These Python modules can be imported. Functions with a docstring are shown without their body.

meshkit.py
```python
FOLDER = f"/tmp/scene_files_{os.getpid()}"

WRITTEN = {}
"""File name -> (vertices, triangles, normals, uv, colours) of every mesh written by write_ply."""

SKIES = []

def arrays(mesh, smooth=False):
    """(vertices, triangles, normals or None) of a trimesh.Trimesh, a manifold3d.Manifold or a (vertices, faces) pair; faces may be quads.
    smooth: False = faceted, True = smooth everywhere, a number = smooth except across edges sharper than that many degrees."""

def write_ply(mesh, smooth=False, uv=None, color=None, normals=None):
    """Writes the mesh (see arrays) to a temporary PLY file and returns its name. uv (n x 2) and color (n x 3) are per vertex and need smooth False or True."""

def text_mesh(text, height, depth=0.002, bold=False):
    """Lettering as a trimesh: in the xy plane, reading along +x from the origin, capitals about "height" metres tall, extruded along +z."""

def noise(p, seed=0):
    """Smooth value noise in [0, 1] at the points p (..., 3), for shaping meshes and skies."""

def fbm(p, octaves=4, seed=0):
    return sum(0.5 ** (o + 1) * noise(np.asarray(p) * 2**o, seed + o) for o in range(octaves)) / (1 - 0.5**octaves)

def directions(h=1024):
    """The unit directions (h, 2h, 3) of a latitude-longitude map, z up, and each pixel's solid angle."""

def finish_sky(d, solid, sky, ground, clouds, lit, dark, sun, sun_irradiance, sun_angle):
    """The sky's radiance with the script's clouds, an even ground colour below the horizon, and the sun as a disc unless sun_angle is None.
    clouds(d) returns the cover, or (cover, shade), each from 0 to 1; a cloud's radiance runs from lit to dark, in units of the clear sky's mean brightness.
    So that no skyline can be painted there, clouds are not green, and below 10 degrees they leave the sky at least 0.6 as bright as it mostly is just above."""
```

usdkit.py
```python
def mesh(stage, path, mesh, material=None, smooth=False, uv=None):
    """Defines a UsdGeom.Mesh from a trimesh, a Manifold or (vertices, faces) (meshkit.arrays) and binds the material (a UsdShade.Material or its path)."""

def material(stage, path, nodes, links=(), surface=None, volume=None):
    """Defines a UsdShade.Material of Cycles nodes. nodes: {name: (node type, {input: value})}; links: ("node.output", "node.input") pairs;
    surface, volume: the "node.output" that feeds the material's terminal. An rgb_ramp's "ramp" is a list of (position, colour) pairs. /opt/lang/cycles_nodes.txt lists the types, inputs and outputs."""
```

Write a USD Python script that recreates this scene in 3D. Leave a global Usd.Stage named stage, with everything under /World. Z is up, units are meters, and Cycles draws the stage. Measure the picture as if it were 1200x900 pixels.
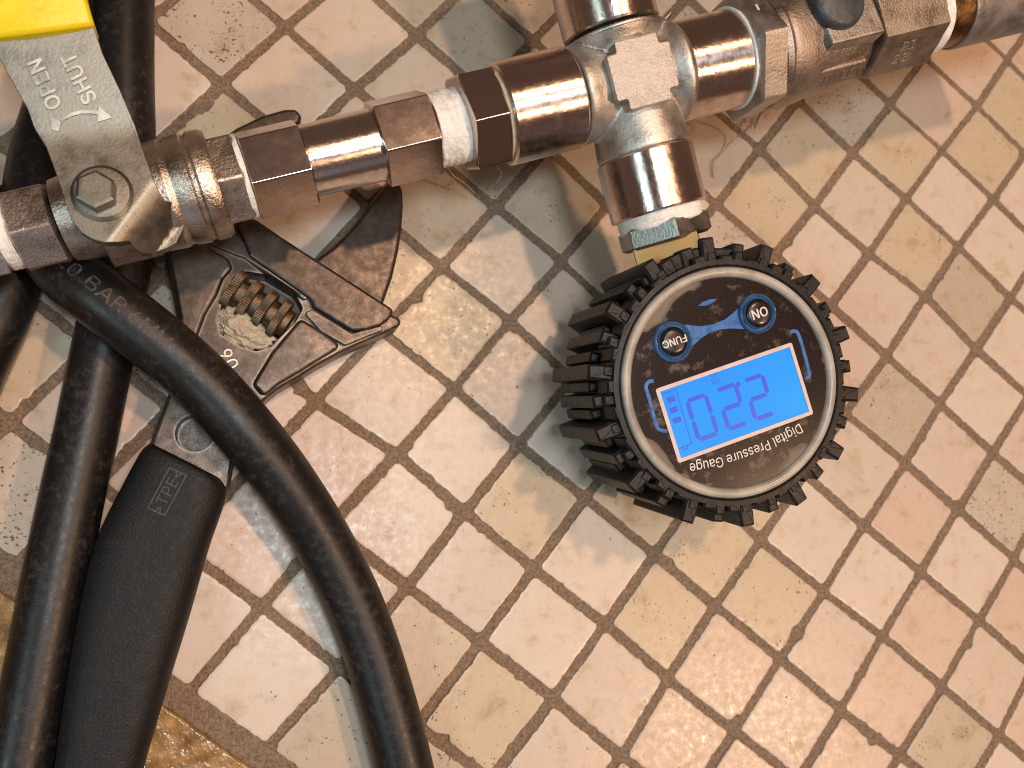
import math, random
import numpy as np
import trimesh
import shapely
from shapely.geometry import Polygon, Point
import manifold3d as m3
import usdkit, meshkit
from pxr import Usd, UsdGeom, UsdLux, UsdShade, Gf, Sdf

stage = Usd.Stage.CreateInMemory()
UsdGeom.SetStageUpAxis(stage, UsdGeom.Tokens.z)
UsdGeom.SetStageMetersPerUnit(stage, 1.0)
UsdGeom.Xform.Define(stage, '/World')
UsdGeom.Scope.Define(stage, '/World/Looks')
PI = math.pi
rng = np.random.default_rng(7)

# ------------------------------------------------------------------ camera
FPX, CAMH = 1013.0, 0.23456                       # focal length in photo pixels, height above the tiles
def rot(w):
    w = np.asarray(w, float); t = np.linalg.norm(w); k = w / (t + 1e-12)
    X = np.array([[0, -k[2], k[1]], [k[2], 0, -k[0]], [-k[1], k[0], 0]])
    return np.eye(3) + math.sin(t) * X + (1 - math.cos(t)) * X @ X
RC = rot([.147472, -.279158, 0.]); CC = np.array([0, 0, CAMH])
cam = UsdGeom.Camera.Define(stage, '/World/camera')
M = np.eye(4); M[:3, :3] = RC.T; M[3, :3] = CC
cam.AddTransformOp().Set(Gf.Matrix4d(M.tolist()))
cam.CreateHorizontalApertureAttr(36.0); cam.CreateVerticalApertureAttr(27.0)
cam.CreateFocalLengthAttr(36.0 * FPX / 1200)
cam.CreateClippingRangeAttr(Gf.Vec2f(0.01, 50))
cam.CreateFStopAttr(20.0); cam.CreateFocusDistanceAttr(0.205)
cam.CreateExposureAttr(0.66)

# ------------------------------------------------------------------ light: lamps of the room
def aim(prim, pos, target):
    z = np.asarray(pos, float) - np.asarray(target, float); z /= np.linalg.norm(z)
    x = np.cross([0, 1, 0.01], z); x /= np.linalg.norm(x); y = np.cross(z, x)
    m = np.eye(4); m[0, :3], m[1, :3], m[2, :3], m[3, :3] = x, y, z, pos
    UsdGeom.Xformable(prim).AddTransformOp().Set(Gf.Matrix4d(m.tolist()))
def disk(name, pos, target, radius, color, watts):
    l = UsdLux.DiskLight.Define(stage, '/World/' + name)
    l.CreateRadiusAttr(radius); l.CreateColorAttr(Gf.Vec3f(*color)); l.CreateIntensityAttr(watts / (PI * radius ** 2)); aim(l, pos, target)
def rect(name, pos, target, w, h, color, watts):
    l = UsdLux.RectLight.Define(stage, '/World/' + name)
    l.CreateWidthAttr(w); l.CreateHeightAttr(h); l.CreateColorAttr(Gf.Vec3f(*color)); l.CreateIntensityAttr(watts / (w * h)); aim(l, pos, target)
MID = (.06, .03, 0)
disk('warm_lamp', (.06 + .20 * 1.2, .03 + .26 * 1.2, 1.2), MID, .032, (1, .63, .385), 1.22)
disk('warm_lamp_low', (.06 + .63 * .9, .03 - .37 * .9, .9), MID, .036, (1, .61, .36), 1.06)
rect('window_light', (-.80, -.36, 1.0), MID, .26, .26, (.66, .96, 1), .72)
disk('ceiling_lamp', (.06, -.02, .62), (.06, -.02, 0), .055, (.88, .95, 1), .31)
rect('low_window', (-.15, -1.15, .34), (.02, .08, .03), .9, .5, (.66, .80, 1), .17)
dome = UsdLux.DomeLight.Define(stage, '/World/room_air')
dm = usdkit.material(stage, '/World/Looks/room_air', {'b': ('background_shader', {'color': (.20, .115, .08), 'strength': .34})}, [], surface='b.background')
UsdShade.MaterialBindingAPI.Apply(dome.GetPrim()).Bind(dm)

# ------------------------------------------------------------------ helpers
def ray(px, py): return RC @ np.array([(px - 600) / FPX, (450 - py) / FPX, -1.])
def at(px, py, z):
    d = ray(px, py); return CC + d * (z - CAMH) / d[2]
def at2(p, z): return at(p[0], p[1], z)[:2]
def depth(X): return -((np.asarray(X) - CC) @ RC)[2]
def unit(v): v = np.asarray(v, float); return v / np.linalg.norm(v)

used = {}
def numbered(path):
    n = used.get(path, -1) + 1; used[path] = n
    return path if n == 0 else f'{path}_{n:03d}'
def tag(p, label=None, cat=None, group=None, kind=None):
    p = p.GetPrim() if hasattr(p, 'GetPrim') else p
    for k, v in (('label', label), ('category', cat), ('group', group), ('kind', kind)):
        if v: p.SetCustomDataByKey(k, v)
    return p
def thing(name, label=None, cat=None, group=None, kind=None):
    x = UsdGeom.Xform.Define(stage, numbered('/World/' + name))
    return tag(x, label, cat, group, kind)
def part(parent, name, mesh, mat, smooth=30, label=None, kind=None):
    if isinstance(mesh, list): mesh = trimesh.util.concatenate(mesh)
    p = usdkit.mesh(stage, numbered(f'{parent.GetPath()}/{name}'), mesh, MAT[mat], smooth=smooth).GetPrim()
    return tag(p, label, kind=kind)

def loft(rings, cap0=True, cap1=True):
    """closed rings (k x n x 3) joined in order"""
    R = np.asarray(rings, float); k, n, _ = R.shape
    v = R.reshape(-1, 3); f = []
    i = np.arange(n); j = (i + 1) % n
    for a in range(k - 1):
        o, q = a * n, (a + 1) * n
        f += [np.c_[o + i, o + j, q + j], np.c_[o + i, q + j, q + i]]
    extra = []
    for on, o, flip in ((cap0, 0, True), (cap1, (k - 1) * n, False)):
        if on:
            c = len(v) + len(extra); extra.append(v[o:o + n].mean(0))
            f.append(np.c_[o + j, o + i, np.full(n, c)] if flip else np.c_[o + i, o + j, np.full(n, c)])
    if extra: v = np.vstack([v, extra])
    m = trimesh.Trimesh(v, np.vstack(f), process=False)
    if m.volume < 0: m.invert()
    return m
def dense(poly, step):
    p = np.asarray(poly, float); out = []
    for a, b in zip(p, np.roll(p, -1, 0)):
        n = max(1, int(np.ceil(np.linalg.norm(b - a) / step)))
        out += [a + (b - a) * t / n for t in range(n)]
    return np.array(out)
def ccw(p):
    p = np.asarray(p, float); x, y = p.T
    return p if np.sum(x * np.roll(y, -1) - y * np.roll(x, -1)) > 0 else p[::-1]
def rounded(poly, r):
    g = Polygon(poly).buffer(0)
    g = g.buffer(-r, quad_segs=5).buffer(2 * r, quad_segs=5).buffer(-r, quad_segs=5)
    if g.geom_type != 'Polygon': g = max(g.geoms, key=lambda a: a.area)
    return ccw(np.array(g.exterior.coords)[:-1])
def inset(p, d):
    a, b = p - np.roll(p, 1, 0), np.roll(p, -1, 0) - p
    na = np.c_[-a[:, 1], a[:, 0]]; nb = np.c_[-b[:, 1], b[:, 0]]
    na /= np.linalg.norm(na, axis=1, keepdims=True) + 1e-12; nb /= np.linalg.norm(nb, axis=1, keepdims=True) + 1e-12
    m = na + nb; m /= (np.linalg.norm(m, axis=1, keepdims=True) + 1e-12)
    c = np.maximum((m * na).sum(1, keepdims=True), .5)
    return p + m * d / c
def prism(poly, z0, z1, c=.0004, steps=2):
    """extrusion with a rounded top edge; poly in metres"""
    p = ccw(poly); rings = [np.c_[p, np.full(len(p), z0)]]
    for t in np.linspace(0, PI / 2, steps + 1):
        q = inset(p, c * (1 - math.cos(t))) if t > 0 else p
        rings.append(np.c_[q, np.full(len(p), z1 - c + c * math.sin(t))])
    side = loft(rings, False, False)
    tri_v, tri_f = trimesh.creation.triangulate_polygon(Polygon(p), engine='earcut') if False else earcut(rings[-1][:, :2])
    n = len(p); last = (len(rings) - 1) * n
    f = np.vstack([side.faces, tri_f + last, tri_f[:, ::-1]])
    m = trimesh.Trimesh(side.vertices, f, process=False)
    if m.volume < 0: m.invert()
    return m
def earcut(p):
    import mapbox_earcut
    f = mapbox_earcut.triangulate_float64(np.ascontiguousarray(p, dtype=np.float64), np.array([len(p)], np.uint32)).reshape(-1, 3)
    return p, f.astype(int)
def pxpoly(pts, z, r=None):
    p = np.array([at2(q, z) for q in pts])
    return rounded(p, r) if r else ccw(p)
def man(m): return m3.Manifold(m3.Mesh(np.asarray(m.vertices, np.float32), np.asarray(m.faces, np.uint32)))
def unman(m):
    k = m.to_mesh(); return trimesh.Trimesh(k.vert_properties[:, :3], k.tri_verts, process=False)
def solid(m):
    m = m.copy(); m.merge_vertices(); return man(m)
def union(*ms):
    out = m3.Manifold()
    for q in ms:
        k = solid(q)
        if k.status() != m3.Error.NoError: print('bad solid', k.status()); continue
        out = out + k
    return out
def catmull(P, n=10):
    P = np.asarray(P, float); Q = np.vstack([2 * P[0] - P[1], P, 2 * P[-1] - P[-2]]); out = []
    for i in range(1, len(Q) - 2):
        a, b, c, d = Q[i - 1:i + 3]
        for t in np.arange(n) / n:
            out.append(.5 * (2 * b + (c - a) * t + (2 * a - 5 * b + 4 * c - d) * t ** 2 + (3 * b - a - 3 * c + d) * t ** 3))
    return np.vstack([out, P[-1:]])
def tube(P, r, sides=12, flat=1.0, wob=0):
    P = np.asarray(P, float); t = np.gradient(P, axis=0); t /= np.linalg.norm(t, axis=1, keepdims=True)
    up = np.array([0, 0, 1.]); x = np.cross(t, up); x /= np.linalg.norm(x, axis=1, keepdims=True) + 1e-9; y = np.cross(x, t)
    a = np.arange(sides) * 2 * PI / sides; r = np.broadcast_to(r, len(P))
    R = P[:, None] + r[:, None, None] * (np.cos(a)[None, :, None] * x[:, None] + flat * np.sin(a)[None, :, None] * y[:, None])
    return loft(R)
class Axis:
    """a line in space; pixels on it give its lengths"""
    def __init__(s, P0, P1, up):
        s.o = np.asarray(P0, float); s.d = unit(np.asarray(P1) - P0); s.u = unit(np.asarray(up) - s.d * (np.asarray(up) @ s.d)); s.v = np.cross(s.d, s.u)
    def s_at(s, px, py):
        r = unit(ray(px, py)); w = s.o - CC; b = s.d @ r
        return ((s.d @ -w) + b * (r @ w)) / (1 - b * b)
    def P(s, a): return s.o + s.d * a
    def rad(s, w, a): return w / 2 * depth(s.P(a)) / FPX
    def pts(s, a, uv): uv = np.asarray(uv); return s.o + s.d * a + uv[:, :1] * s.u + uv[:, 1:] * s.v
    def lathe(s, prof, n=64):
        t = np.arange(n) * 2 * PI / n; c = np.c_[np.cos(t), np.sin(t)]
        return loft([s.pts(a, c * max(r, 1e-5)) for a, r in prof])
    def hexa(s, a0, a1, flats, ang, ch=.0007, edge=.0006, sides=6):
        R = flats / 2
        g = Polygon([(R / math.cos(PI / sides) * math.cos(ang + k * 2 * PI / sides), R / math.cos(PI / sides) * math.sin(ang + k * 2 * PI / sides)) for k in range(sides)])
        g = g.buffer(-edge).buffer(edge, quad_segs=3); p = ccw(np.array(g.exterior.coords)[:-1])
        q = p * (1 - ch / R)
        return loft([s.pts(a0, q), s.pts(a0 + ch * .6, p), s.pts(a1 - ch * .6, p), s.pts(a1, q)])
    def seen(s, a):
        """angle round the axis that faces the camera"""
        w = CC - s.P(a); return math.atan2(w @ s.v, w @ s.u)
    def map(s, m, a, ang, r):
        """lays a flat mesh (x along the axis, y round it, z outwards) on the axis at radius r (flat)"""
        v = np.asarray(m.vertices); out = s.u * math.cos(ang) + s.v * math.sin(ang); tan = np.cross(out, s.d)
        m = trimesh.Trimesh(s.P(a) + v[:, :1] * s.d + v[:, 1:2] * tan + (r + v[:, 2:3]) * out, m.faces, process=False)
        return m
def text(t, h, d=.0003, bold=False):
    m = meshkit.text_mesh(t, h, d, bold); b = m.bounds; m.apply_translation([-(b[0][0] + b[1][0]) / 2, -(b[0][1] + b[1][1]) / 2, 0]); return m

# ------------------------------------------------------------------ materials
MAT = {}
def mat(name, nodes, links, surface='p.BSDF'):
    MAT[name] = usdkit.material(stage, '/World/Looks/' + name, nodes, links, surface=surface)
def simple(name, color, rough=.5, metal=0, spec=None, bump=None, vary=None, **kw):
    n = {'p': ('principled_bsdf', {'base_color': color, 'roughness': rough, 'metallic': metal, **kw}), 'g': ('geometry', {})}; l = []
    if vary:
        sc, amt = vary
        n['n'] = ('noise_texture', {'scale': sc, 'detail': 5, 'roughness': .6})
        n['r'] = ('rgb_ramp', {'ramp': [(.3, tuple(c * (1 - amt) for c in color)), (.7, tuple(min(1, c * (1 + amt)) for c in color))]})
        n['rr'] = ('map_range', {'from_min': .3, 'from_max': .7, 'to_min': max(.03, rough - .12), 'to_max': min(1, rough + .12)})
        l += [('g.position', 'n.vector'), ('n.fac', 'r.fac'), ('r.color', 'p.base_color'), ('n.fac', 'rr.value'), ('rr.result', 'p.roughness')]
    if bump:
        sc, dist = bump
        n['bn'] = ('noise_texture', {'scale': sc, 'detail': 3, 'roughness': .6}); n['b'] = ('bump', {'strength': 1, 'distance': dist})
        l += [('g.position', 'bn.vector'), ('bn.fac', 'b.height'), ('b.normal', 'p.normal')]
    mat(name, n, l)
# travertine tiles, six tones
TONES = [(.55, .45, .365), (.51, .41, .295), (.59, .495, .41), (.455, .375, .285), (.55, .425, .34), (.485, .41, .335)]
for k, c in enumerate(TONES):
    pit = [-.012, .0, -.02, .004, -.012, .018][k]
    mat(f'tile_{k}', {
        'g': ('geometry', {}), 'mp': ('mapping', {'location': (k * 3.1, k * 1.7, 0)}),
        'n1': ('noise_texture', {'scale': 120, 'detail': 6, 'roughness': .68, 'distortion': .3}),
        'n2': ('noise_texture', {'scale': 420, 'detail': 4, 'roughness': .7}),
        'r1': ('rgb_ramp', {'ramp': [(.28, (c[0] * .74, c[1] * .69, c[2] * .58)), (.44, c), (.6, (c[0] * 1.04, c[1] * 1.05, c[2] * 1.08)), (.72, (c[0] * .84, c[1] * .80, c[2] * .72))]}),
        'n3': ('noise_texture', {'scale': 900, 'detail': 4, 'roughness': .55}),
        'n4': ('noise_texture', {'scale': 130, 'detail': 2}),
        'pm': ('math', {'math_type': 'multiply_add', 'value2': .35, 'value3': 0}),
        'ps': ('math', {'math_type': 'add'}),
        'pr': ('map_range', {'from_min': .845 - pit * 3, 'from_max': .90 - pit * 3, 'to_min': 0, 'to_max': 1, 'clamp': True}),
        'vn': ('noise_texture', {'scale': 150, 'detail': 5, 'roughness': .7, 'distortion': .7}),
        'va': ('math', {'math_type': 'subtract', 'value2': .5}), 'vb': ('math', {'math_type': 'absolute'}),
        'vr': ('map_range', {'from_min': .0, 'from_max': .014, 'to_min': .27, 'to_max': 0, 'clamp': True}),
        'vg': ('math', {'math_type': 'multiply'}),
        'm0': ('mix', {'mix_type': 'mix', 'color2': (c[0] * .62, c[1] * .55, c[2] * .45)}),
        'm1': ('mix', {'mix_type': 'mix', 'color2': (.13, .09, .06)}),
        'rr': ('map_range', {'from_min': .32, 'from_max': .68, 'to_min': .24, 'to_max': .52}),
        'hs': ('math', {'math_type': 'subtract'}), 'hn': ('math', {'math_type': 'multiply', 'value2': .35}),
        'b': ('bump', {'strength': .6, 'distance': .00014}),
        'p': ('principled_bsdf', {'specular_ior_level': .42})},
        [('g.position', 'mp.vector'), ('mp.vector', 'n1.vector'), ('mp.vector', 'n2.vector'), ('mp.vector', 'n3.vector'), ('mp.vector', 'n4.vector'), ('mp.vector', 'vn.vector'),
         ('n1.fac', 'r1.fac'), ('n4.fac', 'pm.value1'), ('pm.value', 'ps.value1'), ('n3.fac', 'ps.value2'), ('ps.value', 'pr.value'),
         ('vn.fac', 'va.value1'), ('va.value', 'vb.value1'), ('vb.value', 'vr.value'), ('vr.result', 'vg.value1'), ('n4.fac', 'vg.value2'), ('vg.value', 'm0.fac'),
         ('r1.color', 'm0.color1'), ('m0.color', 'm1.color1'), ('pr.result', 'm1.fac'), ('m1.color', 'p.base_color'),
         ('n2.fac', 'rr.value'), ('rr.result', 'p.roughness'), ('n2.fac', 'hn.value1'), ('hn.value', 'hs.value1'), ('pr.result', 'hs.value2'), ('hs.value', 'b.height'), ('b.normal', 'p.normal')])
simple('grout', (.285, .200, .137), .85, bump=(1900, .0011), vary=(1200, .42))
simple('amber_stone', (.30, .18, .07), .25, bump=(260, .0006), vary=(220, .55))
def chrome(name, base, rough, grime=.5, scale=300, along=None):
    n = {'g': ('geometry', {}), 'n': ('noise_texture', {'scale': scale, 'detail': 6, 'roughness': .65}), 'n2': ('noise_texture', {'scale': 900, 'detail': 4, 'roughness': .7}),
        'rr': ('map_range', {'from_min': .4, 'from_max': .72, 'to_min': rough, 'to_max': rough + .22 * grime, 'clamp': True}),
        'r': ('rgb_ramp', {'ramp': [(.35, base), (.62, tuple(c * .86 for c in base)), (.72, tuple(c * (1 - .45 * grime) for c in base))]}),
        'b': ('bump', {'strength': .5, 'distance': .00010 if along is not None else .00003}), 'p': ('principled_bsdf', {'metallic': 1., 'anisotropic': .85 if along is not None else 0.})}
    l = [('g.position', 'n.vector'), ('g.position', 'n2.vector'), ('n.fac', 'rr.value'), ('rr.result', 'p.roughness'), ('n.fac', 'r.fac'), ('r.color', 'p.base_color'), ('n2.fac', 'b.height'), ('b.normal', 'p.normal')]
    if along is not None:
        n['t'] = ('combine_xyz', dict(zip('xyz', map(float, along)))); l.append(('t.vector', 'p.tangent'))
    mat(name, n, l)
chrome('chrome', (.70, .58, .52), .22, .8, along=(.94, .31, .09))
chrome('chrome_arm', (.70, .58, .52), .22, .8, along=(.3, -.93, -.17))
chrome('chrome_tube', (.76, .70, .67), .22, .5, 500, along=(.94, .31, .09))
chrome('hex_plate', (.58, .49, .46), .17, .25)
def cast(name, base, rough, bump):
    mat(name, {'g': ('geometry', {}), 'n': ('noise_texture', {'scale': 1500, 'detail': 3, 'roughness': .6}), 'n2': ('noise_texture', {'scale': 160, 'detail': 5, 'roughness': .6}),
        'r': ('rgb_ramp', {'ramp': [(.3, tuple(c * .62 for c in base)), (.52, base), (.75, tuple(min(1, c * 1.12) for c in base))]}),
        'rr': ('map_range', {'from_min': .3, 'from_max': .7, 'to_min': rough - .07, 'to_max': rough + .12}),
        'b': ('bump', {'strength': .8, 'distance': bump}), 'p': ('principled_bsdf', {'metallic': 1.})},
        [('g.position', 'n.vector'), ('g.position', 'n2.vector'), ('n2.fac', 'r.fac'), ('r.color', 'p.base_color'), ('n2.fac', 'rr.value'), ('rr.result', 'p.roughness'), ('n.fac', 'b.height'), ('b.normal', 'p.normal')])
cast('cast_nickel', (.55, .515, .47), .47, .00014)
cast('valve_body', (.50, .43, .37), .36, .00020)
cast('lever_steel', (.25, .24, .205), .44, .00005)
cast('zinc', (.36, .345, .32), .34, .00016)
cast('valve_grey', (.42, .39, .36), .47, .00014)
cast('valve_brown', (.36, .305, .26), .47, .00018)
cast('worn_edge', (.60, .56, .50), .36, .0001)
def steel(name, base):
    mat(name, {'g': ('geometry', {}), 'n': ('noise_texture', {'scale': 330, 'detail': 8, 'roughness': .76}), 'n2': ('noise_texture', {'scale': 2600, 'detail': 2}), 'bv': ('bevel', {'radius': .0013, 'samples': 6}),
        'd': ('vector_math', {'math_type': 'dot_product'}), 'e': ('map_range', {'from_min': .86, 'from_max': .99, 'to_min': 1, 'to_max': 0, 'clamp': True}), 'em': ('math', {'math_type': 'multiply', 'value2': .28}),
        'r': ('rgb_ramp', {'ramp': [(.34, tuple(c * .62 for c in base)), (.5, base), (.62, tuple(c * 1.5 for c in base)), (.72, tuple(c * 2.3 for c in base))]}),
        'mx': ('mix', {'mix_type': 'mix', 'color2': (.62, .56, .48)}), 'rr': ('map_range', {'from_min': .3, 'from_max': .7, 'to_min': .46, 'to_max': .33}),
        'b': ('bump', {'strength': .5, 'distance': .00004}), 'p': ('principled_bsdf', {'metallic': .85})},
        [('g.position', 'n.vector'), ('g.position', 'n2.vector'), ('n.fac', 'r.fac'), ('r.color', 'mx.color1'), ('bv.bevel', 'd.vector1'), ('g.true_normal', 'd.vector2'), ('d.value', 'e.value'), ('e.result', 'em.value1'),
         ('em.value', 'mx.fac'), ('mx.color', 'p.base_color'), ('n.fac', 'rr.value'), ('rr.result', 'p.roughness'), ('n2.fac', 'b.height'), ('b.normal', 'p.normal')])
steel('wrench_steel', (.098, .080, .069))
steel('jaw_steel', (.076, .060, .052))
simple('worm_steel', (.17, .12, .078), .48, .9, vary=(600, .5), bump=(2000, .0001))
def rubber(name, base, rough, dust, bump):
    mat(name, {'g': ('geometry', {}), 'n': ('noise_texture', {'scale': 60, 'detail': 8, 'roughness': .78, 'distortion': 1.2}), 'n2': ('noise_texture', {'scale': 1900 if 'grip' in name else 2600, 'detail': 2}), 'n3': ('noise_texture', {'scale': 500, 'detail': 5, 'roughness': .7}),
        'ad': ('math', {'math_type': 'multiply'}), 'dr': ('map_range', {'from_min': .26, 'from_max': .48, 'to_min': 0, 'to_max': dust, 'clamp': True}), 'mx': ('mix', {'mix_type': 'mix', 'color1': base, 'color2': (.20, .17, .15)}),
        'rr': ('map_range', {'from_min': .3, 'from_max': .7, 'to_min': rough - .1, 'to_max': rough + .1}), 'b': ('bump', {'strength': .6, 'distance': bump}), 'p': ('principled_bsdf', {'specular_ior_level': .30 if 'hose' not in name else .42})},
        [('g.position', 'n.vector'), ('g.position', 'n2.vector'), ('g.position', 'n3.vector'), ('n.fac', 'ad.value1'), ('n3.fac', 'ad.value2'), ('ad.value', 'dr.value'), ('dr.result', 'mx.fac'), ('mx.color', 'p.base_color'),
         ('n3.fac', 'rr.value'), ('rr.result', 'p.roughness'), ('n2.fac', 'b.height'), ('b.normal', 'p.normal')])
rubber('hose_rubber', (.009, .0075, .0075), .42, .26, .00005)
rubber('grip_rubber', (.008, .0085, .010), .55, .08, .00032)
rubber('boot_rubber', (.009, .0085, .0085), .46, .20, .00008)
simple('hose_print', (.062, .054, .05), .6, vary=(900, .8))
simple('grip_mark', (.030, .027, .026), .5)
simple('ptfe', (.80, .77, .72), .55, bump=(700, .0004), vary=(400, .12), subsurface_weight=.1, subsurface_scale=.001)
simple('strand', (.48, .39, .29), .6, vary=(600, .3))
simple('brass', (.42, .25, .10), .5, .8, vary=(250, .2))
simple('brass_aged', (.22, .13, .055), .38, 1, vary=(250, .35), bump=(900, .0001))
simple('grey_pipe', (.23, .205, .19), .5, .6, vary=(200, .3), bump=(900, .0001))
simple('yellow_vinyl', (.84, .64, .008), .38, vary=(130, .10), bump=(500, .00015))
simple('knob_plastic', (.045, .048, .052), .45, vary=(200, .3), bump=(700, .0002))
simple('grease', (.46, .41, .31), .6, vary=(500, .3), bump=(900, .0006), subsurface_weight=.1, subsurface_scale=.001)
simple('blue_print', (.018, .115, .36), .35, vary=(500, .25))
simple('white_print', (.66, .60, .56), .5, vary=(900, .25))
simple('lcd_frame', (.60, .48, .47), .45, vary=(250, .12))
simple('lever_mark', (.40, .39, .33), .44, .8, vary=(260, .45))
simple('raised_mark', (.56, .50, .43), .42, .9, vary=(800, .2))
simple('lcd_mark', (.010, .05, .42), .3, emission_color=(.035, .075, .50), emission_strength=.42)
mat('lcd', {'g': ('geometry', {}), 'n': ('noise_texture', {'scale': 35, 'detail': 1}), 'r': ('rgb_ramp', {'ramp': [(.3, (.003, .25, .86)), (.7, (.018, .38, 1.0))]}),
    'p': ('principled_bsdf', {'base_color': (.01, .03, .08), 'roughness': .35, 'specular_ior_level': .15, 'emission_strength': .60})},
    [('g.position', 'n.vector'), ('n.fac', 'r.fac'), ('r.color', 'p.emission_color')])
# the gauge's own frame (its face plane)
GR = rot([.1265, -.0717, 0]) @ rot([0, 0, 3.4687]); GX, GY, GN = GR.T; GO = at(856.6, 448, .048)
mat('gauge_face', {'g': ('geometry', {}), 'sb': ('vector_math', {'math_type': 'distance', 'vector2': tuple(GO)}),
    'n': ('noise_texture', {'scale': 190, 'detail': 7, 'roughness': .7}), 'n2': ('noise_texture', {'scale': 55, 'detail': 3, 'distortion': .6}), 'n3': ('noise_texture', {'scale': 2300, 'detail': 2}),
    'mr': ('map_range', {'from_min': .0215, 'from_max': .0275, 'to_min': -.26, 'to_max': .12, 'clamp': False}), 'a1': ('math', {'math_type': 'add'}), 'st': ('map_range', {'from_min': .50, 'from_max': .60, 'to_min': 0, 'to_max': .62, 'clamp': True}),
    'dm': ('map_range', {'from_min': .55, 'from_max': .74, 'to_min': 0, 'to_max': .34, 'clamp': True}), 'd3': ('map_range', {'from_min': .72, 'from_max': .78, 'to_min': 0, 'to_max': .5, 'clamp': True}),
    'm1': ('math', {'math_type': 'maximum'}), 'm2': ('math', {'math_type': 'maximum'}), 'mx': ('mix', {'mix_type': 'mix', 'color1': (.014, .0075, .008), 'color2': (.30, .235, .17)}),
    'rr': ('map_range', {'from_min': 0, 'from_max': .5, 'to_min': .22, 'to_max': .7}), 'p': ('principled_bsdf', {'specular_ior_level': .4})},
    [('g.position', 'sb.vector1'), ('sb.value', 'mr.value'), ('g.position', 'n.vector'), ('g.position', 'n2.vector'), ('g.position', 'n3.vector'), ('mr.result', 'a1.value1'), ('n2.fac', 'a1.value2'), ('a1.value', 'st.value'), ('n.fac', 'dm.value'), ('n3.fac', 'd3.value'),
     ('st.result', 'm1.value1'), ('dm.result', 'm1.value2'), ('m1.value', 'm2.value1'), ('d3.result', 'm2.value2'), ('m2.value', 'mx.fac'), ('mx.color', 'p.base_color'), ('m2.value', 'rr.value'), ('rr.result', 'p.roughness')])
simple('bezel_plastic', (.35, .315, .27), .34, vary=(110, .35), bump=(300, .0001))
simple('button_black', (.013, .009, .011), .3, vary=(400, .3))
simple('button_clear', (.05, .12, .25), .2, vary=(400, .3))

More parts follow.
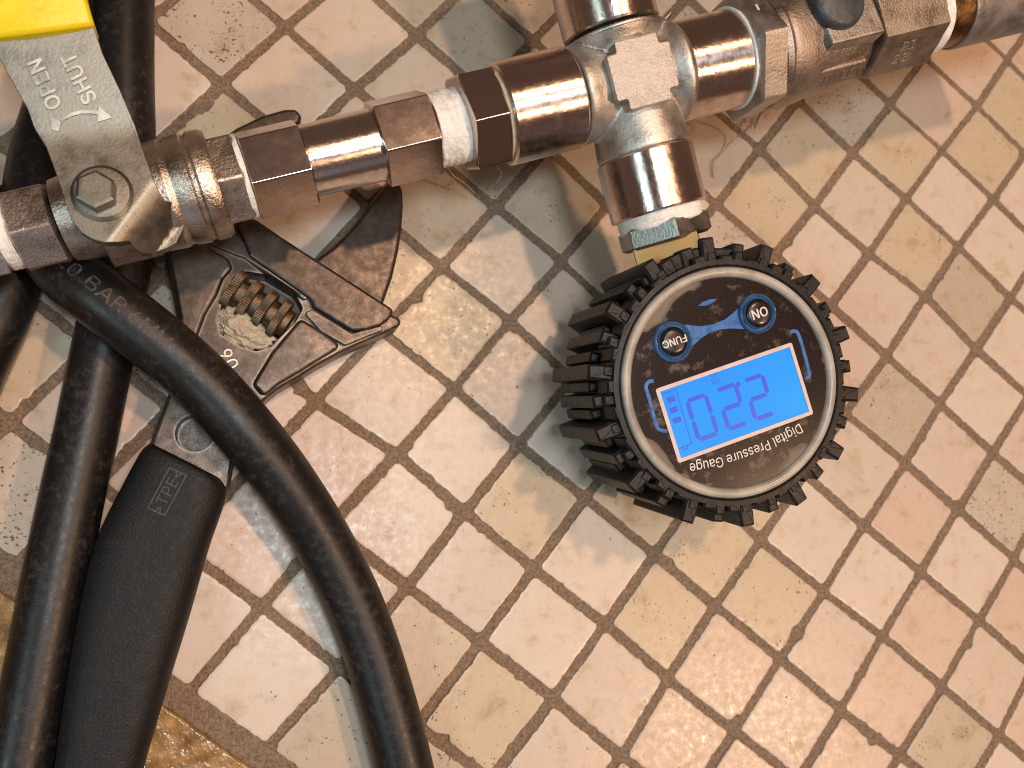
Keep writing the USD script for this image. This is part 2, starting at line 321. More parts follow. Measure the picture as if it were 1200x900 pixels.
# ------------------------------------------------------------------ the floor
floor = thing('floor', 'beige tumbled stone mosaic tiles set diagonally in brown grout', kind='structure')
PITCH, AANG, SH = .0254, -.673226, -.04137
UU = np.array([math.cos(AANG), math.sin(AANG)]); VV = np.array([-math.sin(AANG + SH), math.cos(AANG + SH)]); OO = np.array([.053340, -.000625])
SEEN = {(0,0):(544.6,600.5),(1,0):(625.5,666.6),(2,0):(709.8,731.9),(3,0):(782.9,795.7),(4,0):(861.4,857),(0,-1):(477.7,688),(1,-1):(562.5,752.1),(2,-1):(648.8,818.2),(3,-1):(728.5,886.2),(1,1):(685.7,583),(2,1):(767.3,649.1),(3,1):(838.9,710.2),(4,1):(914.7,772.4),(5,1):(985.8,831.8),(6,1):(1054.6,884.3),(3,2):(891.3,633.6),(4,2):(965.2,693.8),(5,2):(1034,745.5),(6,2):(1104,804.6),(7,2):(1171,861),(4,3):(1013,616),(5,3):(1079,670.5),(6,3):(1147,726.9),(5,4):(1122.6,597.4),(6,4):(1188.7,655),(-1,0):(465,531.3),(-1,1):(532.5,455),(-2,0):(370,470),(-1,2):(597.3,376),(-2,2):(517.3,313.3),(-1,3):(658.7,306.7),(-2,3):(581.3,242.7),(-4,3):(415.9,104.5),(-5,3):(334.2,31.7),(-4,4):(488.7,41.2),(-5,2):(259.2,98.2),(3,6):(1085,346.7),(2,6):(1019.3,296.7),(1,6):(955,241.7),(2,7):(1062.3,232.7),(1,7):(1000,179.3),(1,8):(1044,121.7),(2,8):(1104,176),(2,9):(1145,124),(3,7):(1123.3,288.3),(3,8):(1164,232.7),(-1,-2):(306.7,711),(-1,-3):(220,813),(0,-3):(311,878)}
def lattice(i, j):
    base = OO + PITCH * (i * UU + j * VV)
    if (i, j) in SEEN: return at2(SEEN[i, j], 0)
    r = np.random.default_rng(100000 + i * 57 + j); return base + r.normal(0, .0004, 2)
CHIPS = [(453, 590, 2.6, 2.6), (250, 128, 3.2, 2.6), (962, 722, 1.4, 1.4), (935, 742, 1.6, 2.0), (1098, 780, .8, 2.2), (716, 690, .8, 1.6), (935, 812, .8, 1.5), (1130, 700, .7, 1.4), (985, 640, .6, 1.0),
         (530, 120, 1.0, 2), (610, 668, .8, 1.2), (585, 655, .8, 1.4), (465, 610, 1.2, 2), (265, 660, .9, 2), (345, 660, .7, 1.5), (690, 815, .7, 1.5), (1010, 860, .8, 2)]
CHIPS = [(at2((a, b), 0), c * 1e-3, d * 1e-3) for a, b, c, d in CHIPS]
EDGE0, EDGE1 = at2((0, 691), 0), at2((295.5, 900), 0)         # where the mosaic ends
EN = unit(np.array([-(EDGE1 - EDGE0)[1], (EDGE1 - EDGE0)[0]])); EN = EN if EN @ (OO - EDGE0) > 0 else -EN
grid = {}
tiles = 0
for i in range(-14, 14):
    for j in range(-4, 16):
        q = np.array([lattice(i, j), lattice(i + 1, j), lattice(i + 1, j + 1), lattice(i, j + 1)]); c = q.mean(0)
        if not (-.125 < c[0] < .285 and -.125 < c[1] < .245): continue
        if (c - EDGE0) @ EN < .004: continue
        r = np.random.default_rng(i * 991 + j * 37 + 500000)
        g = (1.26 + r.normal(0, .1)) * 1e-3
        p = Polygon(q).buffer(-g, join_style=2); p = p.buffer(-.0011).buffer(.0011 + r.uniform(-.0002, .0001), quad_segs=4)
        if (c - EDGE0) @ EN < .03:
            far = EDGE0 + EN * .0042; t = EDGE1 - EDGE0
            p = p.intersection(Polygon([far - t * 5, far + t * 5, far + t * 5 + EN * .5, far - t * 5 + EN * .5]))
            if p.is_empty or p.area < 5e-5 or p.geom_type != 'Polygon': continue
        ring = p.exterior; n = 120
        P = np.array([ring.interpolate(t, normalized=True).coords[0] for t in np.arange(n) / n]); P = ccw(P)
        cc = P.mean(0)
        ph = np.c_[P * 700, np.full(n, i * 3.3 + j * 1.7)]
        bite = (meshkit.fbm(ph, 4, 3) - .5) * .0009 + (meshkit.fbm(ph * 3.1, 3, 6) - .5) * .00050 + np.maximum(0, meshkit.noise(ph * .55, 9) - .78) * .0030
        for cp, amp, sg in CHIPS:
            d = np.linalg.norm(P - cp, axis=1); bite = bite + amp * np.exp(-(d / sg) ** 2)
        if r.random() < .22:
            k = r.integers(n); d = np.linalg.norm(P - P[k], axis=1); bite = bite + r.uniform(.0006, .0018) * np.exp(-(d / r.uniform(.0010, .0022)) ** 2)
        dirs = (cc - P); dirs /= np.linalg.norm(dirs, axis=1, keepdims=True)
        P = P + dirs * bite[:, None]
        tilt = r.normal(0, .008, 2); lift = r.normal(0, .0001)
        def z(X, base): return base + lift + (X - cc) @ tilt 
        sc = lambda s: cc + (P - cc) * s
        w = np.linalg.norm(P - cc, axis=1, keepdims=True)
        Q1, Q2, Q3 = P + dirs * .00010, P + dirs * .00028, P + dirs * .0010
        rings = [np.c_[P, np.full(n, -.004)], np.c_[P, z(P, -.00040)], np.c_[Q1, z(Q1, -.00014)], np.c_[Q2, z(Q2, -.00003)], np.c_[Q3, z(Q3, 0)]]
        for s in (.5,):
            X = cc + (Q3 - cc) * s; rings.append(np.c_[X, z(X, 0)])
        part(floor, 'tile', loft(rings, cap0=False), f'tile_{r.choice(6, p=[.28, .18, .24, .08, .18, .04])}', smooth=50)
        tiles += 1
print('tiles', tiles)
gx, gy = np.meshgrid(np.arange(-.19, .34, .0017), np.arange(-.18, .30, .0017)); G2 = np.c_[gx.ravel(), gy.ravel()]
gz = -.00055 + (meshkit.fbm(np.c_[G2 * 500, np.zeros(len(G2))], 4, 2) - .5) * .0006
nx = gx.shape[1]; a = (np.arange(gx.shape[0] - 1)[:, None] * nx + np.arange(nx - 1)[None]).ravel()
part(floor, 'grout', trimesh.Trimesh(np.c_[G2, gz], np.vstack([np.c_[a, a + 1, a + nx + 1], np.c_[a, a + nx + 1, a + nx]]), process=False), 'grout', smooth=True)
t = EDGE1 - EDGE0
slab = np.array([EDGE0 - t * 1.2, EDGE0 + t * 2.5, EDGE0 + t * 2.5 - EN * .09, EDGE0 - t * 1.2 - EN * .09])
sd = dense(ccw(slab), .003); sd = sd + EN * ((meshkit.fbm(np.c_[sd * 300, np.zeros(len(sd))], 3, 8) - .5) * .0008)[:, None]
part(floor, 'border_slab', prism(sd, -.006, .0008, .0008, 3), 'amber_stone', label='glossy amber brown stone strip along the edge of the mosaic')

# ------------------------------------------------------------------ adjustable wrench
wrench = thing('adjustable_wrench', 'worn dark steel adjustable wrench with black rubber grip lying under the pipes', 'wrench')
ZT = .0112
outer = [(178, 512), (196.7, 462), (207, 371), (193, 296), (203, 240), (226, 197), (253, 166), (277, 149), (307, 134.5), (334, 127), (347, 127), (354, 135), (351, 144), (335, 151), (305, 182), (280, 220), (272, 245), (285, 258), (300, 270),
         (367, 318), (455, 366), (472, 374), (468, 382), (447, 392), (404, 411), (372, 428), (350, 442), (326, 456), (306, 472), (288, 497), (276, 525), (268, 570), (255, 585), (170, 540)]
base = prism(dense(pxpoly(outer, ZT - .0012, .0012), .004), .0006, ZT - .0012, .0011, 4)
body = solid(base)
panel_l = prism(pxpoly([(200, 452), (210, 372), (197, 299), (206, 245), (232, 262), (246, 290), (268, 302), (273, 314), (262, 326), (254, 346), (241, 368), (232, 392), (224, 440), (214, 462)], ZT, .0014), .002, ZT, .0011, 4)
panel_r = prism(pxpoly([(352, 372), (372, 384), (402, 405), (372, 423), (350, 437), (326, 451), (308, 466), (295, 450), (318, 412)], ZT, .0014), .002, ZT, .0011, 4)
rail = prism(pxpoly([(356, 366), (366, 362), (412, 390), (452, 380), (468, 374), (464, 380), (444, 389), (404, 405), (375, 388)], ZT + .0003, .0007), .002, ZT + .0003, .0004, 3)
upper = prism(pxpoly([(243, 285), (262, 268), (288, 285), (345, 330), (362, 346), (358, 352), (330, 336), (288, 303), (272, 297)], ZT + .0001, .0007), .002, ZT + .0001, .0004, 3)
for q in (panel_l, panel_r, rail, upper): body = body + solid(q)
pocket = prism(pxpoly([(263, 343), (272, 326), (288, 316), (312, 320), (345, 340), (356, 360), (346, 378), (330, 393), (318, 406), (300, 411), (278, 404), (258, 390), (254, 374)], ZT, .0012), .002, .02, .0001, 1)
hole = prism(np.array([at2((228, 507), ZT) + .0046 * np.array([math.cos(a), math.sin(a)]) for a in np.arange(40) * 2 * PI / 40]), .0028, .02, .0001, 1)
body = unman(body - solid(pocket) - solid(hole)); print('wrench', [solid(q).status() for q in (base, panel_l, panel_r, rail, upper, pocket, hole)], len(body.faces))
wb = part(wrench, 'body', body, 'wrench_steel', smooth=35)
plate = prism(dense(pxpoly([(277, 263), (284, 256), (300, 256), (330, 277), (367, 301), (420, 335), (463, 363), (456, 374), (444, 382), (428, 387), (412, 388), (388, 373), (367, 360), (364, 351), (330, 327), (292, 300)], ZT + .001, .0013), .004), .003, ZT + .001, .0010, 4)
bl_px = [(366, 306), (390, 289), (407, 272), (422, 255), (436, 236), (448, 219), (459, 211), (468, 213), (472, 222), (473, 240), (471, 269), (467, 295), (460, 325), (449, 356), (430, 360)]
blade = prism(dense(pxpoly(bl_px, .0095, .0013), .004), .0006, .0095, .0012, 4)
facet = prism(pxpoly([(418, 300), (440, 262), (462, 222), (467, 230), (466, 262), (458, 300), (444, 344), (430, 336)], .0101, .0011), .004, .0101, .0007, 3)
part(wrench, 'movable_jaw', unman(union(plate, blade)), 'jaw_steel', smooth=35, label='sliding jaw with a pointed dark tip')
WA, WB = at(268, 336, .0085), at(338, 381, .0085); wax = Axis(WA, WB, (0, 0, 1)); WL = np.linalg.norm(WB - WA)
prof = [(-.0003, .0005), (0, .0032)]
for k in range(60):
    s = k / 59; ph = (s * 4.0) % 1; prof.append((s * WL, .0046 + .0009 * (1 if .12 < ph < .66 else -1)))
prof += [(WL, .0032), (WL + .0003, .0005)]
nW = 120; tt = np.arange(nW) * 2 * PI / nW
wr = []
for k, (a, r) in enumerate(prof):
    rr = r - (.00014 * (np.arange(nW) % 2 == 0) if r > .005 else 0)
    wr.append(wax.pts(a, np.c_[np.cos(tt), np.sin(tt)] * np.reshape(rr, (-1, 1))))
part(wrench, 'worm_screw', loft(wr), 'worm_steel', smooth=25, label='knurled brown adjusting screw')
gm = trimesh.creation.icosphere(5, 1.0); gv = gm.vertices
gv = gv * (1 + .9 * (meshkit.fbm(gv * 3.4 + 4, 5, 11) - .5))[:, None]
gc = at(285, 386, .0085); dx = unit(WB - WA)
gm.vertices = gc + gv[:, :1] * dx * .0072 + gv[:, 1:2] * np.cross([0, 0, 1], dx) * .0040 + gv[:, 2:] * np.array([0, 0, .0026])
part(wrench, 'grease_lump', gm, 'grease', smooth=True, label='crumbly pale grease in the screw pocket')
def onpx(m, cx, cy, dirx, z, flip=1):
    """flat lettering laid on a level surface, centred at a pixel, reading along a pixel direction"""
    c = at(cx, cy, z); d = at(cx + dirx[0], cy + dirx[1], z) - c; d = unit(d); n = np.cross([0, 0, 1.], d)
    v = np.asarray(m.vertices); return trimesh.Trimesh(c + v[:, :1] * d + v[:, 1:2] * n + v[:, 2:] * np.array([0, 0, 1.]), m.faces, process=False)
part(wrench, 'stamped_number', onpx(text('06', .0032, .00012), 268, 421, (-10, -18), ZT - .00122), 'raised_mark', smooth=False)
# grip: sections from the neck towards the bottom of the picture
gl_, gr_ = [(173, 518), (149, 562), (118, 625), (100, 690), (82, 790), (66, 900), (50, 1010)], [(262, 563), (264, 585), (244, 645), (222, 722), (196, 806), (171, 890), (140, 1000)]
rings = []
L_ = catmull([at(*p, .009) for p in gl_], 8); R_ = catmull([at(*p, .009) for p in gr_], 8)
a = np.arange(56) * 2 * PI / 56
def sup(x, e): return np.sign(x) * np.abs(x) ** (2 / e)
for k, (l, r_) in enumerate(zip(L_, R_)):
    c = (l + r_) / 2; h = (r_ - l) / 2; hh = .0090
    g = 1.0 if k > 2 else (.90, .965, .99)[k]
    rings.append(c + g * sup(np.cos(a), 3.4)[:, None] * h + np.array([0, 0, 1.]) * (hh * g * sup(np.sin(a), 3.0))[:, None] + [0, 0, hh - .009 + .0002])
grip = part(wrench, 'grip', loft(rings), 'grip_rubber', smooth=40)
zt = .01815
mk = [text('>TPE<', .0026, .00016)]
for x0, y0, x1, y1 in ((-.0049, -.0022, .0049, -.0019), (-.0049, .0019, .0049, .0022), (-.0052, -.0022, -.0049, .0022), (.0049, -.0022, .0052, .0022)):
    b = trimesh.creation.box([x1 - x0, y1 - y0, .0002]); b.apply_translation([(x0 + x1) / 2, (y0 + y1) / 2, .0001]); mk.append(b)
part(grip, 'embossed_mark', onpx(trimesh.util.concatenate(mk), 196, 576, (20, -37), zt), 'grip_mark', smooth=False)

# ------------------------------------------------------------------ hoses
HR = .0072
def hose(label, path, r=HR):
    t = thing('rubber_hose', label, 'hose')
    P = catmull([at(x, y, z) for x, y, z in path], 14)
    return t, P, part(t, 'sheath', tube(P, r * (1 + .022 * (meshkit.fbm(np.c_[np.arange(len(P)) * .09, np.zeros(len(P)), np.full(len(P), len(label) * 1.)], 3, 2) - .5)), 40), 'hose_rubber', smooth=True)
hose('straight black rubber hose running from the top edge down beside the wrench grip', [(148, -120, HR), (147, -40, HR), (146, 60, HR), (147, 160, HR), (148, 240, HR), (142, 310, HR), (124, 395, HR), (104, 495, HR), (83, 590, HR), (59, 710, HR), (27, 880, HR), (-5, 1040, HR)])
hb, PB, sheath = hose('black rubber hose curving over the wrench with worn pale lettering', [(66, -110, .0076), (76, -30, .0076), (80, 40, .0076), (70, 110, .0078), (50, 180, .0090), (42, 235, .0115), (53, 280, .0155), (82, 320, .0195), (123, 353, .0222), (188, 404, .0212), (236, 446, .0197), (282, 497, .0186), (334, 563, .0150), (387, 650, .0105), (432, 752, .0082), (474, 900, .0074), (500, 1040, .0074)])
hose('short length of black rubber hose in the left corner below the yellow handled valve', [(-150, 190, .0074), (-80, 215, .0074), (-20, 245, .0074), (12, 290, .0074), (2, 355, .0074), (-34, 435, .0074), (-75, 540, .0074), (-120, 660, .0074)])
def on_hose(m, P, i0, r, ang):
    """bends flat lettering along the hose from point i0 on; ang turns it round the hose"""
    seg = np.linalg.norm(np.diff(P, axis=0), axis=1); L = np.r_[0, np.cumsum(seg)]; v = np.asarray(m.vertices)
    s = L[i0] + v[:, 0]; C = np.array([np.interp(s, L, P[:, k]) for k in range(3)]).T
    T = np.array([np.interp(s + 1e-4, L, P[:, k]) for k in range(3)]).T - C; T /= np.linalg.norm(T, axis=1, keepdims=True)
    X = np.cross([0, 0, 1.], T); X /= np.linalg.norm(X, axis=1, keepdims=True); Y = np.cross(T, X)
    th = ang + v[:, 1] / r
    return trimesh.Trimesh(C + (r + v[:, 2:]) * (np.sin(th)[:, None] * X + np.cos(th)[:, None] * Y), m.faces, process=False)
i0 = int(np.argmin([np.linalg.norm(p - at(86, 322, .0195)) for p in PB]))
tm = meshkit.text_mesh('20 BAR 6MM', .0033, .00005); tm = tm.subdivide_to_size(.0012)
if isinstance(tm, tuple): tm = trimesh.Trimesh(*tm)
part(sheath, 'printed_text', on_hose(tm, PB, i0, HR + .00002, -.1), 'hose_print', smooth=False)

# ------------------------------------------------------------------ pipework on the main axis
AX = Axis(at(60, 262, .0345), at(850, 71, .0468), (-.07, -.126, .989))
def line(px): return 180 - .2422 * (px - 400)
def near(ax, a, r):
    t = ax.seen(a); return r * (math.cos(t) * ax.u + math.sin(t) * ax.v)
def S(px, w=110):
    """length along the axis of what shows at a pixel column on the surface of a fitting w pixels wide"""
    py = line(px); a = AX.s_at(px, py)
    for _ in range(4):
        o = AX.o; AX.o = o + near(AX, a, AX.rad(w, a)); a2 = AX.s_at(px, py); AX.o = o; a = a2
    return a
def lat(prof, ax=AX, n=72):
    wm = max(w for p, w in prof); return ax.lathe([(S(p, wm), ax.rad(w, S(p, wm))) for p, w in prof], n)
def hexpx(p0, p1, w, frac=.5, **k):
    """hexagon between two pixels on the axis; frac: where across its width the facing edge lies (0 top, 1 bottom)"""
    a0, a1 = S(p0, w), S(p1, w); m = (a0 + a1) / 2; fl = 2 * AX.rad(w, m)
    off = math.asin(max(-.95, min(.95, (frac - .5) * 2 * math.cos(PI / 6))))
    return AX.hexa(a0, a1, fl, AX.seen(m) + SGN * off, **k)
SGN = 1 if np.cross(AX.u, AX.d) @ AX.v < 0 else -1     # turning towards the picture's lower edge
_t = AX.u * math.cos(AX.seen(0) + .3) + AX.v * math.sin(AX.seen(0) + .3); SGN = 1 if _t[1] < (AX.u * math.cos(AX.seen(0)) + AX.v * math.sin(AX.seen(0)))[1] else -1
def tape(parent, p0, p1, w, seed, ax=AX, sfun=None, name='thread_tape', label='white thread sealing tape', amp=.05, m='ptfe'):
    thin = abs(p1 - p0) < 16
    sf = sfun or S; a0, a1 = sf(p0, w), sf(p1, w); n, k = 110, 24; t = np.arange(n) * 2 * PI / n; R = []
    for q in range(k + 1):
        a = a0 + (a1 - a0) * q / k; r = ax.rad(w, a)
        nz = meshkit.fbm(np.c_[np.cos(t) * 2.5 + seed, np.sin(t) * 2.5, np.full(n, q * .45)], 5, seed) - .5
        rr = r * (1 + amp * nz + (0 if thin else .014 * math.sin(q * 1.3) + .012 * (meshkit.noise(np.c_[np.cos(t) * 9, np.sin(t) * 9, np.full(n, q * 1.7)], seed + 3) - .5) * 2)); e = (a1 - a0) * .06 * (meshkit.noise(np.c_[np.cos(t) * 3, np.sin(t) * 3, np.full(n, float(seed))], seed) - .5) * (q in (0, k)) * 3
        if q in (0, k): rr = rr * .965
        R.append(ax.o + ax.d * (a + e)[:, None] + (np.cos(t) * rr)[:, None] * ax.u + (np.sin(t) * rr)[:, None] * ax.v)
    return part(parent, name, loft(R), m, smooth=50, label=label)

# left end piece, off the left edge
endp = thing('chrome_fitting', 'chrome hexagonal fitting screwed into the left valve at the left edge', 'pipe fitting')
part(endp, 'hex_nut', hexpx(-110, -6, 88, .5), 'chrome')
tape(endp, -7, 10, 84, 21)

# left ball valve
V1 = thing('ball_valve', 'cast nickel ball valve with a steel lever in a yellow sleeve', 'ball valve')
part(V1, 'body', [lat([(60, 70), (63, 96), (80, 101), (104, 104), (110, 112), (128, 119), (165, 124), (196, 127), (200, 126), (203, 122), (207, 122), (210, 126), (226, 128), (229, 123), (233, 123), (236, 128), (250, 127), (256, 120), (258, 92)]),
                  hexpx(104, 168, 119, .62, edge=.0012)], 'valve_body', smooth=40)
part(V1, 'hex_end', hexpx(8, 64, 90, .5, ch=.0012, edge=.0012), 'valve_body')
part(V1, 'hex_end', hexpx(254, 287, 97, .48, ch=.0008, edge=.0010), 'valve_body')
ZL, ZU = .0505, .0550
def zlev(px, py):
    t = (160 - py) - .12 * (px - 100); z = ZL + .000040 * (t if t > 12 else 0 if t < -12 else (t + 12) ** 2 / 48)
    d = np.clip(((px - 150) * .80 + (py - 228) * .60 - 12) / 42., 0, 1.3)
    return z - .0048 * d ** 1.6
lev_px = [(-46, -60), (-22, 20), (0, 70), (32, 127), (40, 150), (54, 172), (67, 207), (78, 242), (84, 258), (95, 272), (108, 280), (122, 284), (140, 284), (152, 282), (157, 290), (166, 296), (178, 297), (195, 291), (207, 284), (215, 268), (220, 246), (216, 239), (207, 237), (193, 235),
          (186, 224), (180, 210), (172, 188), (164, 165), (158, 146), (140, 104), (120, 62), (100, 0), (78, -66)]
lp = rounded(np.array(lev_px, float), 2.5)
def sheet(poly, zf, th, step=6.0, c=.8):
    """a bent metal plate: outline in photo pixels, real thickness"""
    k = 5500.; m = prism(dense(ccw(poly), step), -th * k, 0, c, 2); v, f = trimesh.remesh.subdivide_to_size(m.vertices, m.faces, step * 1.2, max_iter=20)
    m = trimesh.Trimesh(np.array([at(x, y, zf(x, y)) + [0, 0, z / k] for x, y, z in v]), f, process=False); m.merge_vertices()
    if m.volume < 0: m.invert()
    return m
lever = part(V1, 'lever', sheet(lp, zlev, .0026), 'lever_steel', smooth=40)
def onlever(m, cx, cy, dirx, lift=0.00016):
    """lettering raised on the lever; sizes in photo pixels"""
    d = unit(np.r_[dirx]); n = np.array([d[1], -d[0]])
    v = np.asarray(m.vertices); px = np.array([cx, cy]) + v[:, :1] * d + v[:, 1:2] * n
    return trimesh.Trimesh(np.array([at(x, y, zlev(x, y) + lift + z) for (x, y), z in zip(px, v[:, 2])]), m.faces, process=False)
part(lever, 'raised_lettering', [onlever(text('OPEN', 17, .00026, True), 52, 99, (-22, -50)), onlever(text('SHUT', 17, .00026, True), 92, 92, (-24, -48))], 'lever_mark', smooth=False)
def stroke(pts, w): return ccw(np.array(shapely.LineString(pts).buffer(w / 2, cap_style=2).exterior.coords)[:-1])
arr = []
for poly in (stroke([(68, 146), (74, 139), (84, 134), (95, 131), (108, 131), (118, 133)], 4), np.array([(60, 138), (73, 141), (68, 154), (61, 152)]), np.array([(116, 124), (131, 138), (114, 143)])):
    q = dense(ccw(poly), 4.0); _, f = earcut(q); n = len(q); i = np.arange(n); j = (i + 1) % n
    top = np.array([at(x, y, zlev(x, y) + .0003) for x, y in q]); arr.append(trimesh.Trimesh(np.vstack([top, top - [0, 0, .0005]]), np.vstack([f, np.c_[i, n + i, n + j], np.c_[i, n + j, j]]), process=False))
part(lever, 'raised_arrow', arr, 'lever_mark', smooth=False, label='curved arrow with two heads')
# yellow sleeve round the lever
SL = [(-60, -75), (-34, 4), (-14, 44), (110, 28), (99, -8), (84, -72)]
slp = rounded(np.array(SL, float), 3)
part(lever, 'grip_sleeve', sheet(slp, lambda x, y: zlev(x, y) + .0021 - .0006 * ((x - 45 + (45 - y) * .25) / 60) ** 2, .0062, 7.0, 4.0), 'yellow_vinyl', smooth=50, label='bright yellow vinyl grip sleeve')
nc = at(120, 227, ZL); na = Axis(nc, nc + [0, 0, .01], (1, .2, 0))
part(V1, 'stem_boss', na.lathe([(-.014, .0066), (-.0026, .0066), (-.0024, .001)], 48), 'valve_body')
part(V1, 'washer', na.lathe([(-.0005, .0060), (.0003, .0059), (.0008, .0052), (.0010, .0030)], 48), 'lever_steel')
n2 = at(113, 224, ZL + .003); nb = Axis(n2 - [0, 0, .003], n2 + [0, 0, .01], (1, .35, 0))
part(V1, 'lever_bolt', [nb.hexa(.0006, .0046, .0068, .2, ch=.0005, edge=.0004)], 'lever_steel', smooth=15, label='hexagonal bolt head holding the lever')
tape(V1, 284, 291, 99, 31, amp=.03)

# hex adapter: hexagon, chrome tube, hexagon
AD = thing('hex_adapter', 'chrome adapter with a round tube between two hexagonal collars, next to the yellow handled valve', 'pipe fitting')
part(AD, 'hex_collar', hexpx(291, 364, 93, .6), 'hex_plate')
part(AD, 'tube', lat([(360, 60), (362, 82), (365, 84), (448, 84), (450, 80), (452, 60)]), 'chrome_tube', smooth=40)
part(AD, 'hex_collar', hexpx(449, 516, 92, .6), 'hex_plate')
# reducer bushing
RB = thing('reducer_bushing', 'chrome hexagonal bushing with white tape wound on its left thread', 'pipe fitting')
tape(RB, 515, 556, 86, 41, amp=.16)
part(RB, 'hex_collar', hexpx(554, 598, 106, .5, ch=.0009), 'hex_plate')
tape(RB, 597, 606, 109, 44, amp=.05, label='frayed grey tape in the joint', m='strand')
# straight extensions
def barrel(label, ax, a0, a1, r, m='chrome'):
    t = thing('pipe_extension', label, 'pipe extension')
    part(t, 'barrel', ax.lathe([(a0, r * .80), (a0 + .0001, r * .955), (a0 + .0006, r), (a1 - .0006, r), (a1 - .0001, r * .97), (a1, r * .8)], 96), m, smooth=35)
    part(t, 'end_lip', ax.lathe([(a0 - .0006, r * .70), (a0 - .0006, r * .90), (a0 + .0002, r * .92)], 72), 'worn_edge')
    return t
sC = AX.s_at(733, line(733)); CEN = AX.P(sC); RB_ = .01245
ST = GO - .016 * GN                                # where the gauge's stem axis meets its middle
AR = Axis(CEN, ST, GN)
def SA(py, w=None):                                # along the arm towards the gauge, by the picture's rows
    lo, hi = -.05, .09
    for _ in range(50):
        m_ = (lo + hi) / 2; q = (AR.P(m_) + (near(AR, m_, AR.rad(w, m_)) if w else 0) - CC) @ RC; y = 450 - FPX * q[1] / -q[2]
        lo, hi = (m_, hi) if y < py else (lo, m_)
    return lo
ARM = .0158
barrel('short chrome pipe extension left of the cross fitting', AX, S(601), S(689), RB_)
barrel('short chrome pipe extension between the cross fitting and the top right valve', AX, S(818) - .002, S(888), RB_)
b3 = barrel('chrome pipe extension between the cross fitting and the pressure gauge', AR, SA(174, 115), SA(247, 115), RB_, 'chrome_arm')
barrel('chrome pipe extension above the cross fitting at the top edge', AR, -.055, SA(24, 115), RB_ * .99, 'chrome_arm')
# cross
CR = thing('cross_fitting', 'cast nickel four way cross fitting with a raised plus shaped boss', 'pipe fitting')
AY = Axis(CEN, CEN + unit(AR.d - AX.d * (AR.d @ AX.d)), GN)
def arms(male, female):
    """half of the cross: a plain neck towards MALE, a collar with a bevelled rim towards FEMALE"""
    n0, r0, r1 = .0107, .0121, .0133
    return [(male, r0 * .8), (male + .0002, r0 - .0002), (male + .0016, r0), (-.0078, n0 + .0004), (-.006, n0), (0, n0), (.006, n0), (.0082, n0 + .0006), (.0112, r1 - .0002), (.0122, r1), (female - .0018, r1), (female - .0002, r1 - .0012), (female, r1 - .0022)]
c1 = AX.lathe([(sC + a, r) for a, r in arms(S(689) + .0003 - sC, S(822, 120) - sC)], 72)
c2 = AY.lathe([(-a, r) for a, r in arms(-SA(174, 115) - .0003, -SA(26, 120))][::-1], 72)
cz = np.cross(AX.d, AY.d); cz = unit(cz if cz[2] > 0 else -cz)
bz = unit(cz + np.array([-.09, -.09, 0])); bx_ = unit(AX.d - bz * (AX.d @ bz))
cm = unman(solid(c1) + solid(c2)); cm.merge_vertices()
cmm = man(cm).refine_to_length(.0007); cm = unman(cmm); cm.merge_vertices(); trimesh.smoothing.filter_taubin(cm, iterations=26)
part(CR, 'body', cm, 'cast_nickel', smooth=60)
w, o = .0080, .0054
plus = [(-o, -w), (o, -w), (o, -o), (w, -o), (w, o), (o, o), (o, w), (-o, w), (-o, o), (-w, o), (-w, -o), (-o, -o)]
pp = prism(rounded(np.array(plus), .0006), .009, .0146, .0004, 2); v = pp.vertices
pp = trimesh.Trimesh(CEN + v[:, :1] * bx_ + v[:, 1:2] * np.cross(bz, bx_) + v[:, 2:] * bz, pp.faces, process=False)
cast('boss_nickel', (.56, .50, .45), .56, .00040)
part(CR, 'boss', pp, 'boss_nickel', label='flat speckled plus shaped boss')

# right ball valve
V2 = thing('ball_valve', 'brownish cast ball valve at the top right corner, stamped 21 28', 'ball valve')
tape(V2, 886, 893, 116, 51, amp=.04)
part(V2, 'hex_end', hexpx(892, 926, 128, .35, ch=.0016, edge=.0016), 'valve_grey')
part(V2, 'body', lat([(924, 100), (925, 130), (931, 134), (934, 131), (936, 131), (940, 135), (958, 132), (975, 126), (1018, 116), (1030, 113), (1034, 108), (1036, 90)]), 'valve_brown', smooth=40)
part(V2, 'hex_end', hexpx(1032, 1112, 102, .66, ch=.0012, edge=.0012), 'valve_brown')
def padded(px0, px1, ang, hw, r0, r1, c=.0008):
    W_ = 2 * r1 / AX.rad(1, S(px0)) / 2; a0, a1 = S(px0, W_), S(px1, W_); p = prism(rounded(np.array([(a0, -hw), (a1, -hw), (a1, hw), (a0, hw)]), .0008), 0, r1 - r0, c, 3)
    p.apply_translation([-(a0 + a1) / 2, 0, 0]); return AX.map(p, (a0 + a1) / 2, ang, r0)
sn = AX.seen(S(1000))
part(V2, 'stem_pad', padded(968, 1032, sn - SGN * .40, .0088, .006, .0150), 'valve_grey')
r_b = AX.rad(124, S(992))
part(V2, 'name_pad', padded(952, 1022, sn + SGN * .80, .0032, r_b - .003, r_b + .0002), 'valve_brown')
flipm = lambda m: m
part(V2, 'raised_name', AX.map(text('GIWECO', .0028, .0002), S(986), sn + SGN * .80, r_b + .00015), 'valve_brown', smooth=False)
r_h = AX.rad(102, S(1070))
offa = math.asin((.66 - .5) * 2 * math.cos(PI / 6))
part(V2, 'raised_numbers', [AX.map(text('21', .0036, .0003), S(1068), sn, 0) if False else AX.map(m_, S(1072), AX.seen(S(1072)) + SGN * (offa + PI / 6), r_h) for m_ in (text('21', .0030, .00014).apply_translation([0, .0021, 0]), text('28', .0030, .00014).apply_translation([-.0004, -.0021, 0]))], 'raised_mark', smooth=False)
